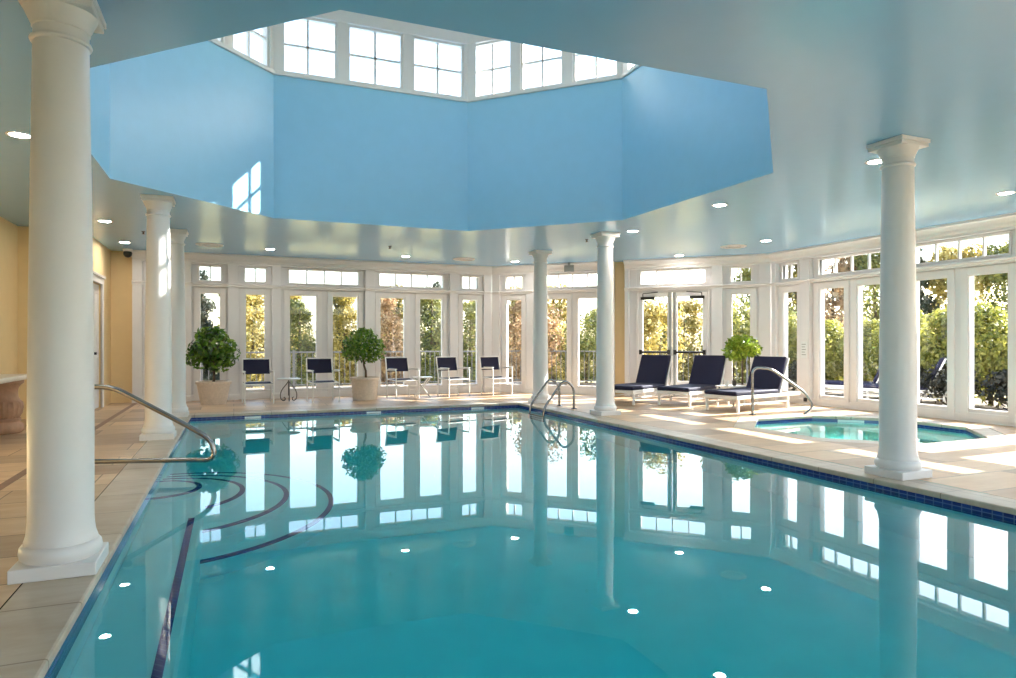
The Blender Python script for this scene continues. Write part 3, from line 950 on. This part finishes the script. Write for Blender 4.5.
# ------------------------------------------------------------------ armchairs
def make_chair():
    # faces local -y; origin on the floor at the middle
    r = thing('armchair', '', 'chair', (0, 0, 0), 0, 'navy and white armchairs along the far windows')
    for sx in (-1, 1):
        x = 0.265 * sx
        fr = MB()
        fr.tube(fillet([(x, -0.25, 0.0), (x, -0.25, 0.615), (x, 0.24, 0.60)], 0.06, 5), 0.014, 8)
        fr.build('arm_frame', M['alu'], r, smooth=True)
        MB().tube([(x, 0.22, 0.0), (x, 0.20, 0.40), (x * 0.98, 0.30, 0.87)], 0.014, 8).build('rear_leg', M['alu'], r, smooth=True)
        MB().box(x - 0.022, x + 0.022, -0.26, 0.10, 0.62, 0.638).build('armrest', M['alu'], r, bevel=0.006)
    cr = MB()
    cr.tube([(-0.265, -0.25, 0.38), (0.265, -0.25, 0.38)], 0.012, 8); cr.tube([(-0.265, 0.20, 0.40), (0.265, 0.20, 0.40)], 0.012, 8)
    MB().tube([(-0.26, 0.30, 0.865), (0.26, 0.30, 0.865)], 0.012, 8).build('top_bar', M['alu'], r, smooth=True)
    MB().tube([(-0.265, -0.25, 0.27), (0.265, -0.25, 0.27)], 0.010, 8).build('front_stretcher', M['alu'], r, smooth=True)
    for sx in (-0.265, 0.265): cr.tube([(sx, -0.25, 0.385), (sx, 0.20, 0.395)], 0.011, 8)
    cr.build('crossbars', M['alu'], r, smooth=True)
    st = MB(); n = 8
    vs = []
    for k in range(n + 1):
        q = k / n; y = -0.25 + 0.45 * q; z = 0.392 + 0.01 * q - 0.02 * sin(pi * q)
        for dz in (0.006, -0.006): vs += [(-0.255, y, z + dz), (0.255, y, z + dz)]
    fs = []
    for k in range(n):
        a = 4 * k; b = 4 * k + 4
        fs += [(a, a + 1, b + 1, b), (a + 2, b + 2, b + 3, a + 3), (a, b, b + 2, a + 2), (a + 1, a + 3, b + 3, b + 1)]
    fs += [(0, 2, 3, 1), (4 * n, 4 * n + 1, 4 * n + 3, 4 * n + 2)]
    st.add(vs, fs); st.build('seat_sling', M['navy'], r, smooth=True)
    bs = MB(); vs = []
    for k in range(n + 1):
        q = k / n; z = 0.56 + 0.29 * q; y = 0.234 + 0.062 * q + 0.02 * sin(pi * q)
        for dy_ in (-0.006, 0.006): vs += [(-0.258, y + dy_, z), (0.258, y + dy_, z)]
    bs.add(vs, fs); bs.build('back_sling', M['navy'], r, smooth=True)
    return r
ch = make_chair()
def ux(x, v):
    X = (x - 508) / 667.0
    s_, c_ = sin(radians(22.35)), cos(radians(22.35))
    return v * (X * c_ + s_) / (-X * s_ + c_)
chairs = [(0.44, 14.05, radians(4), 'navy sling armchair right of the left potted tree'),
          (1.68, 14.0, radians(8), 'navy sling armchair left of the middle potted tree'),
          (3.36, 14.15, radians(12), 'navy sling armchair just right of the middle potted tree'),
          (4.52, 14.2, radians(14), 'navy sling armchair second from the far right corner, beside the white side table'),
          (5.55, 14.2, radians(13), 'navy sling armchair nearest the far right corner')]
for i, (x, y, rz, l) in enumerate(chairs):
    c = ch if i == 0 else copy_tree(ch)
    c.location = (x, y, 0); c.rotation_euler = (0, 0, rz); c['label'] = l

# ------------------------------------------------------------------ side tables
bt = thing('bistro_table', 'round grey bistro table on scrolled iron legs between two armchairs', 'table', (1.03, 14.15, 0))
MB().lathe([(0.20, 0.44), (0.225, 0.445), (0.23, 0.455), (0.225, 0.468), (0.0001, 0.47)], 32).build('tabletop', M['tabletop'], bt, smooth=True)
MB().tube([(0, 0, 0.12), (0, 0, 0.44)], 0.016, 10).build('post', M['iron'], bt, smooth=True)
for k in range(3):
    a = 2 * pi * k / 3 + 0.5
    prof = [(0.015, 0.40), (0.06, 0.34), (0.15, 0.24), (0.19, 0.13), (0.17, 0.04), (0.115, 0.012), (0.075, 0.035), (0.08, 0.075), (0.11, 0.085)]
    MB().tube(fillet([(r_ * cos(a), r_ * sin(a), z) for r_, z in prof], 0.05, 4), 0.010, 8).build('leg', M['iron'], bt, smooth=True)

stb = thing('side_table', 'low white side table with crossed legs between the third and fourth armchairs', 'table', (3.80, 14.15, 0), radians(-10))
MB().box(-0.21, 0.21, -0.19, 0.19, 0.42, 0.445).build('tabletop', M['alu'], stb, bevel=0.006)
for yy in (-0.16, 0.16):
    MB().tube([(-0.17, yy, 0.0), (0.15, yy, 0.42)], 0.012, 8).build('leg', M['alu'], stb, smooth=True)
    MB().tube([(0.17, yy * 0.8, 0.0), (-0.15, yy * 0.8, 0.42)], 0.012, 8).build('leg', M['alu'], stb, smooth=True)
ct = thing('side_table', 'small white side table hidden between the middle lounger and the lounger by the spa', 'table', (8.62, 9.98, 0), radians(15))
MB().box(-0.2, 0.2, -0.2, 0.2, 0.36, 0.385).build('tabletop', M['alu'], ct, bevel=0.006)
for x in (-0.17, 0.17):
    for y in (-0.17, 0.17): MB().box(x - 0.015, x + 0.015, y - 0.015, y + 0.015, 0, 0.36).build('leg', M['alu'], ct)
for x, y, m_, l in [(8.50, 9.95, 'cup', 'white cup standing on the small table between the loungers'), (8.66, 9.93, 'rubber', 'dark tumbler standing on the small table between the loungers')]:
    q = MB().lathe([(0.028, 0.0), (0.038, 0.02), (0.042, 0.095), (0.038, 0.095), (0.033, 0.02), (0.001, 0.012)], 20).build('cup' if m_ == 'cup' else 'tumbler', M[m_], smooth=True)
    q.location = (x, y, 0.386); tag(q, l, 'cup')

# carved stone console by the left wall
cs = thing('stone_console', 'carved stone console table with a pale slab top at the left edge', 'table', (-2.82, 10.05, 0))
MB().box(-0.26, 0.26, -0.98, 0.98, 0.70, 0.765).build('slab_top', M['slab'], cs, bevel=0.015)
for yy in (0.62, -0.62):
    pr = [(0.20, 0.0), (0.225, 0.02), (0.235, 0.06), (0.225, 0.11), (0.20, 0.13), (0.185, 0.15), (0.20, 0.175), (0.20, 0.19), (0.18, 0.20)]
    ped = MB().lathe(pr, 40, (0, yy, 0)).build('pedestal', M['carved'], cs, smooth=True)
    fluted = MB(); vs = []; fs = []; seg = 72
    prof = [(0.185, 0.20), (0.215, 0.26), (0.228, 0.34), (0.222, 0.40), (0.205, 0.42)]
    for r_, z in prof:
        for k in range(seg):
            a = 2 * pi * k / seg
            rr = r_ * (1 - 0.06 * abs(sin(a * 12)))
            vs.append((rr * cos(a), yy + rr * sin(a), z))
    for i in range(len(prof) - 1):
        for k in range(seg):
            k2 = (k + 1) % seg
            fs.append((i * seg + k, i * seg + k2, (i + 1) * seg + k2, (i + 1) * seg + k))
    fluted.add(vs, fs); fluted.build('fluted_bowl', M['carved'], ped, smooth=True)
    MB().lathe([(0.205, 0.42), (0.185, 0.44), (0.17, 0.48), (0.165, 0.54), (0.175, 0.60), (0.205, 0.64), (0.23, 0.66), (0.235, 0.70)], 40, (0, yy, 0)).build('neck', M['carved'], ped, smooth=True)

# ------------------------------------------------------------------ plants
def leaf_cloud(name, mat, parent, n, shape, size, seed, asp=0.5, core=None, droop=0.3):
    """shape(rng) -> (position, outward direction)"""
    rng = random.Random(seed)
    vs = []; fs = []
    for i in range(n):
        p, o = shape(rng)
        o = Vector(o)
        nrm = (o.normalized() if o.length > 1e-6 else Vector((0, 0, 1))) + Vector((rng.uniform(-1, 1), rng.uniform(-1, 1), rng.uniform(-0.6, 1.0)))
        nrm.normalize()
        a = nrm.orthogonal().normalized()
        b = nrm.cross(a)
        th = rng.uniform(0, 2 * pi)
        u = a * cos(th) + b * sin(th); w = nrm.cross(u)
        s = size * rng.uniform(0.65, 1.25)
        p = Vector(p)
        k = len(vs)
        vs += [p - u * s * 0.5, p + w * s * asp * 0.5 - nrm * s * 0.06, p + u * s * 0.5 - nrm * s * droop * 0.4, p - w * s * asp * 0.5 - nrm * s * 0.06]
        fs.append((k, k + 1, k + 2, k + 3))
    mb = MB(); mb.add(vs, fs)
    if core: mb.add(*core)
    return mb.build(name, mat, parent, fix=False)

def ell(c, r, inner=0.55, rag=0.0):
    def f(rng):
        while True:
            d = Vector((rng.uniform(-1, 1), rng.uniform(-1, 1), rng.uniform(-1, 1)))
            if inner < d.length < 1: break
        q = d * (1 + rag * rng.uniform(-1, 1))
        return (c[0] + q.x * r[0], c[1] + q.y * r[1], c[2] + q.z * r[2]), (d.x, d.y, d.z)
    return f

def clumps(cs):
    # several ellipsoid clumps, leaves shared by volume
    tot = [c[1][0] * c[1][1] + c[1][0] * c[1][2] for c in cs]
    def f(rng):
        i = rng.choices(range(len(cs)), tot)[0]
        return ell(cs[i][0], cs[i][1], 0.45)(rng)
    return f

def basket_pot(parent, r0, r1, h, weave):
    pr = [(r0, 0.0), (r0 + 0.006, 0.02)]
    for k in range(1, 9):
        q = k / 9
        pr.append((r0 + (r1 - r0) * q ** 0.8, 0.02 + (h - 0.08) * q))
    pr += [(r1, h - 0.06), (r1 + 0.025, h - 0.055), (r1 + 0.028, h - 0.01), (r1 + 0.015, h), (r1 - 0.03, h), (r1 - 0.035, h - 0.05)]
    mb = MB(); seg = 64; vs = []; fs = []
    n = len(pr)
    for i, (r_, z) in enumerate(pr):
        for k in range(seg):
            a = 2 * pi * k / seg
            rr = r_
            if weave and 1 < i < n - 6: rr += 0.008 * (1 if ((k // 4 + i) % 2) else -1)
            vs.append((rr * cos(a), rr * sin(a), z))
    for i in range(n - 1):
        for k in range(seg):
            k2 = (k + 1) % seg
            fs.append((i * seg + k, i * seg + k2, (i + 1) * seg + k2, (i + 1) * seg + k))
    fs.append(tuple(reversed(range(seg))))
    mb.add(vs, fs)
    p = mb.build('pot', M['pot'], parent, smooth=True)
    MB().lathe([(r1 - 0.034, h - 0.07), (r1 - 0.04, h - 0.045), (0.001, h - 0.035)], 32).build('soil', M['soil'], parent)
    return p

p1 = thing('potted_ficus', 'shaggy potted ficus tree in a plain stone pot at the far left', 'potted plant', (-0.36, 14.05, 0))
basket_pot(p1, 0.225, 0.295, 0.45, False)
MB().tube([(0, 0, 0.40), (0.01, 0.01, 0.6), (-0.01, 0.0, 0.8), (0.0, 0.0, 1.15)], 0.028, 8, 0.012).build('trunk', M['bark'], p1, smooth=True)
br = MB()
for k in range(8):
    a = k * 0.8; br.tube([(0, 0, 0.72 + 0.04 * k), (0.16 * cos(a), 0.16 * sin(a), 0.9 + 0.04 * k), (0.34 * cos(a), 0.34 * sin(a), 0.98 + 0.05 * k)], 0.010, 5, 0.004)
br.build('branches', M['bark'], p1)
leaf_cloud('foliage', M['leaf_ficus'], p1, 1150, clumps([((0, 0, 1.10), (0.42, 0.42, 0.32)), ((0.24, 0, 0.98), (0.26, 0.26, 0.26)), ((-0.28, 0.05, 0.95), (0.24, 0.24, 0.28)), ((-0.05, 0, 1.34), (0.28, 0.28, 0.18)), ((0.05, 0.0, 0.82), (0.28, 0.28, 0.22))]), 0.125, 11)

p2 = thing('potted_ficus', 'potted ficus standard with a round clipped crown in a basket weave pot', 'potted plant', (2.52, 13.95, 0))
basket_pot(p2, 0.235, 0.275, 0.475, True)
MB().tube([(0.02, 0, 0.42), (0.02, 0.0, 0.6), (-0.02, 0.0, 0.72), (-0.03, 0.0, 0.95)], 0.026, 8, 0.016).build('trunk', M['bark'], p2, smooth=True)
leaf_cloud('foliage', M['leaf_ficus'], p2, 1600, clumps([((-0.05, 0, 1.12), (0.42, 0.42, 0.36)), ((0.16, 0, 1.02), (0.30, 0.30, 0.26)), ((-0.24, 0, 1.06), (0.25, 0.25, 0.26)), ((-0.02, 0, 1.34), (0.28, 0.28, 0.16))]), 0.085, 12)

p3 = thing('potted_shrub', 'bright lime green potted shrub behind the lounger by the spa', 'potted plant', (9.40, 10.55, 0))
basket_pot(p3, 0.17, 0.22, 0.36, False)
MB().tube([(0, 0, 0.3), (0.01, 0, 0.62), (0, 0, 1.05)], 0.022, 8, 0.010).build('trunk', M['bark'], p3, smooth=True)
leaf_cloud('foliage', M['leaf_lime'], p3, 900, clumps([((0, 0, 1.16), (0.32, 0.32, 0.20)), ((-0.15, 0.05, 1.0), (0.24, 0.24, 0.20)), ((0.17, -0.05, 1.05), (0.22, 0.22, 0.16))]), 0.10, 13)

# ------------------------------------------------------------------ outdoors
def grid_ground():
    mb = MB(); xs = [-60 + 4 * i for i in range(46)]; ys = [-40 + 4 * i for i in range(46)]
    vs = []; fs = []
    def h(x, y):
        d = max(0.0, max(y - 21, (x + y) / sqrt(2) - 22.5, 0))
        dx = max(0.0, x - 17)
        return -0.10 - 0.13 * min(d, 60) - 0.02 * min(dx, 60)
    for y in ys:
        for x in xs: vs.append((x, y, h(x, y)))
    n = len(xs)
    for j in range(len(ys) - 1):
        for i in range(n - 1):
            a = j * n + i
            x, y = xs[i], ys[j]
            fs.append((a, a + 1, a + n + 1, a + n))
    mb.add(vs, fs)
    return mb, h
gm, gh = grid_ground()
# leave out the cells under the building
gm.f = [f for f in gm.f if not (max(gm.v[i][0] for i in f) > -4.5 and min(gm.v[i][0] for i in f) < 11.5 and max(gm.v[i][1] for i in f) > -2 and min(gm.v[i][1] for i in f) < 15.5)]
gro = gm.build('ground', M['ground'], smooth=True)
struct(gro)
ter_in = grow(OUTER, 0.24)
ter = MB()
for q in ([(10.42, -3), (15.5, -3), (15.5, 13.4), (10.42, 10.7)], [(10.42, 10.7), (15.5, 13.4), (8.6, 19.4), (5.85, 15.2)], [(5.85, 15.2), (8.6, 19.4), (-6, 19.4), (-6, 15.3)]):
    ter.prism(q, -0.12, -0.04)
ter = ter.build('terrace', M['terrace'])
struct(ter)

def make_shrub(name, mat, n, h, r, size, seed, trunk=0.3):
    rt = thing(name, '', 'shrub', (0, 0, 0))
    rng = random.Random(seed)
    MB().tube([(0, 0, -0.05), (0.02, 0, h * 0.5)], 0.05, 7, 0.02).build('stem', M['bark'], rt)
    cl = [((0, 0, h * 0.42), (r, r, h * 0.42))]
    for k in range(9):
        a = rng.uniform(0, 2 * pi); z = rng.uniform(0.25, 0.88) * h
        q = r * 0.6 * (1.1 - 0.5 * z / h)
        rr = r * rng.uniform(0.35, 0.6)
        cl.append(((q * cos(a), q * sin(a), min(z, h - rr * 0.8)), (rr, rr, rr * 0.9)))
    leaf_cloud('foliage', mat, rt, n, clumps(cl), size, seed)
    return rt
hedge = [make_shrub('hedge_shrub', M['leaf_hedge'], 6500, 2.35, 0.66, 0.12, 20 + k) for k in range(2)]
rng = random.Random(5)
ys_ = [1.6 + 0.98 * k for k in range(14)]
for k, y in enumerate(ys_):
    c = hedge[k] if k < 2 else copy_tree(hedge[k % 2])
    c.location = (13.75 + rng.uniform(-0.12, 0.12), y, -0.05); c.rotation_euler = (0, 0, rng.uniform(0, 6.28))
    s = rng.uniform(0.86, 0.98); c.scale = (s, s, s * rng.uniform(0.95, 1.06))
    tag(c, 'yellow-green hedge shrub in the row outside the right-hand windows', 'shrub', 'hedge shrubs outside the right windows')
# smaller dark shrubs in front of the hedge
dk = make_shrub('low_shrub', M['leaf_dark'], 1100, 0.95, 0.5, 0.11, 31)
for k, (x, y) in enumerate([(12.9, 3.6), (12.8, 4.6), (13.0, 5.6), (12.8, 6.6), (12.9, 7.6), (12.9, 8.7), (13.0, 9.7), (13.1, 12.6)]):
    c = dk if k == 0 else copy_tree(dk)
    c.location = (x, y, -0.05); c.rotation_euler = (0, 0, k * 1.3)
    tag(c, 'low dark shrub at the foot of the hedge outside the right windows', 'shrub', 'low dark shrubs below the hedge')
# autumn shrubs and small trees beyond the corner wall
rust = make_shrub('autumn_shrub', M['leaf_rust'], 2400, 3.0, 0.9, 0.13, 41)
grn = make_shrub('evergreen_shrub', M['leaf_green'], 2400, 3.0, 0.9, 0.14, 42)
gld = make_shrub('golden_shrub', M['leaf_gold'], 2400, 3.0, 0.9, 0.14, 43)
cs_ = [(rust, 8.6, 18.6, 0.95, 'rust coloured shrub seen through the corner window pair'), (grn, 10.0, 18.0, 0.92, 'green shrub beyond the yellow wall strip'),
       (gld, 11.9, 16.9, 1.0, 'golden shrub seen through the right leaf of the exit door'), (grn, 13.2, 15.2, 1.12, 'dark green shrub seen through the narrow window beside the lime plant'),
       (grn, 14.1, 14.2, 1.0, 'green shrub at the near end of the corner shrubs, outside the far right window'), (rust, 10.9, 17.9, 0.66, 'rust coloured shrub seen through the left leaf of the exit door')]
used = set()
for b, x, y, s, l in cs_:
    c = copy_tree(b) if b.name in used else b
    used.add(b.name)
    c.location = (x, y, -0.1); c.scale = (s, s, s); c.rotation_euler = (0, 0, x)
    tag(c, l, 'shrub')

def make_tree(name, mat, n, h, r, size, seed, pine=False):
    rt = thing(name, '', 'tree', (0, 0, 0))
    rng = random.Random(seed)
    tr = MB().tube([(0, 0, -0.3), (0.1, 0, h * 0.4), (0, 0.1, h * 0.85)], 0.22, 8, 0.06).build('trunk', M['bark'], rt, smooth=True)
    cl = []
    if pine:
        for k in range(12):
            z = h * (0.25 + 0.72 * k / 12); q = r * (1.0 - 0.8 * k / 12)
            a = k * 2.4
            cl.append(((0.4 * q * cos(a), 0.4 * q * sin(a), z), (q * 0.8, q * 0.8, h * 0.05)))
    else:
        cl.append(((0, 0, h * 0.45), (r * 0.85, r * 0.85, h * 0.42)))
        for k in range(14):
            a = rng.uniform(0, 2 * pi); z = rng.uniform(0.15, 0.9) * h
            q = r * 0.65 * (1.15 - 0.6 * z / h); rr = r * rng.uniform(0.3, 0.5)
            cl.append(((q * cos(a), q * sin(a), z), (rr, rr, rr * 0.8)))
    leaf_cloud('foliage', mat, rt, n, clumps(cl), size, seed)
    return rt
protos = {'gold': make_tree('golden_tree', M['leaf_gold'], 8000, 11.0, 1.9, 0.30, 51), 'green': make_tree('green_tree', M['leaf_green'], 8000, 11.0, 1.9, 0.30, 52),
          'rust': make_tree('rust_tree', M['leaf_rust'], 8000, 11.0, 1.9, 0.30, 53), 'pine': make_tree('pine_tree', M['leaf_pine'], 6000, 11.5, 1.7, 0.3, 54, True)}
KIND = {'gold': 'golden leafed tree in the distant treeline beyond the far windows', 'green': 'olive green tree in the distant treeline beyond the far windows',
        'rust': 'russet tree in the distant treeline beyond the far windows', 'pine': 'dark pine rising in the distant treeline beyond the far windows'}
rng = random.Random(8)
row = []
seq = ['pine', 'pine', 'gold', 'green', 'gold', 'rust', 'green', 'green', 'rust', 'gold', 'green', 'pine', 'gold', 'green', 'rust', 'green', 'gold', 'green']
for k, kd in enumerate(seq):
    x = -6 + 3.7 * k
    row.append((kd, x, 58 - 0.35 * max(0, x - 20) + rng.uniform(-1, 1), rng.uniform(0.95, 1.12)))
for k, kd in enumerate(['pine', 'green', 'gold', 'pine', 'gold', 'pine', 'rust', 'gold', 'pine', 'green', 'green', 'pine', 'gold', 'green', 'pine']):
    x = -4.2 + 4.6 * k
    row.append((kd, x, 66 - 0.35 * max(0, x - 20) + rng.uniform(-1, 1), rng.uniform(1.1, 1.25)))
for k in range(8):
    a = radians(47 - 2.7 * k)
    row.append((['green', 'gold', 'rust', 'green', 'pine', 'gold', 'green', 'rust', 'gold', 'green', 'gold', 'pine', 'green'][k], 62 * cos(a), 62 * sin(a), rng.uniform(1.35, 1.6)))
first = set()
for kd, x, y, s in row:
    b = protos[kd]
    c = b if kd not in first else copy_tree(b)
    first.add(kd)
    c.location = (x, y, gh(x, y) - 0.1); c.scale = (min(s, 1.3), min(s, 1.3), s); c.rotation_euler = (0, 0, rng.uniform(0, 6.28))
    tag(c, KIND[kd], 'tree', 'distant %s trees' % kd)

# terrace railing: two straight runs
def railing(name, label, a, b):
    a = Vector(a); b = Vector(b); L = (b - a).length
    r = thing(name, label, 'railing', (a.x, a.y, -0.04), math.atan2(b.y - a.y, b.x - a.x), 'terrace railings')
    MB().box(0, L, -0.025, 0.025, 0.95, 0.99).build('top_rail', M['fencemetal'], r)
    MB().box(0, L, -0.015, 0.015, 0.08, 0.11).build('bottom_rail', M['fencemetal'], r)
    n = max(2, int(L / 2.2) + 1)
    p0 = None
    for k in range(n):
        x = L * k / (n - 1)
        if p0 is None: p = p0 = MB().box(-0.03, 0.03, -0.03, 0.03, 0, 1.02).build('post', M['fencemetal'], r)
        else:
            p = p0.copy(); COL.objects.link(p); p.parent = r
        p.location = (x, 0, 0)
    b0 = None; m_ = min(95, int(L / 0.14))
    for k in range(1, m_):
        x = L * k / m_
        if b0 is None: q = b0 = MB().box(-0.008, 0.008, -0.008, 0.008, 0.11, 0.95).build('baluster', M['fencemetal'], r)
        else:
            q = b0.copy(); COL.objects.link(q); q.parent = r
        q.location = (x, 0, 0)
railing('terrace_railing', 'grey metal terrace railing outside the far windows behind the armchairs', (-3.0, 18.6), (8.2, 18.6))
railing('terrace_railing', 'grey metal terrace railing outside the corner windows beyond the exit door', (8.2, 18.6), (13.0, 14.4))

# outdoor furniture by the right windows
ol = copy_tree(lg)
ol.location = (12.5, 11.6, -0.04); ol.rotation_euler = (0, 0, radians(-60))
tag(ol, 'sun lounger standing outside the right windows in front of the hedge', 'sun lounger', 'loungers out on the terrace')
ol2 = copy_tree(lg)
ol2.location = (12.4, 10.3, -0.04); ol2.rotation_euler = (0, 0, radians(-62))
tag(ol2, 'sun lounger standing outside, seen beside the column by the spa', 'sun lounger', 'loungers out on the terrace')
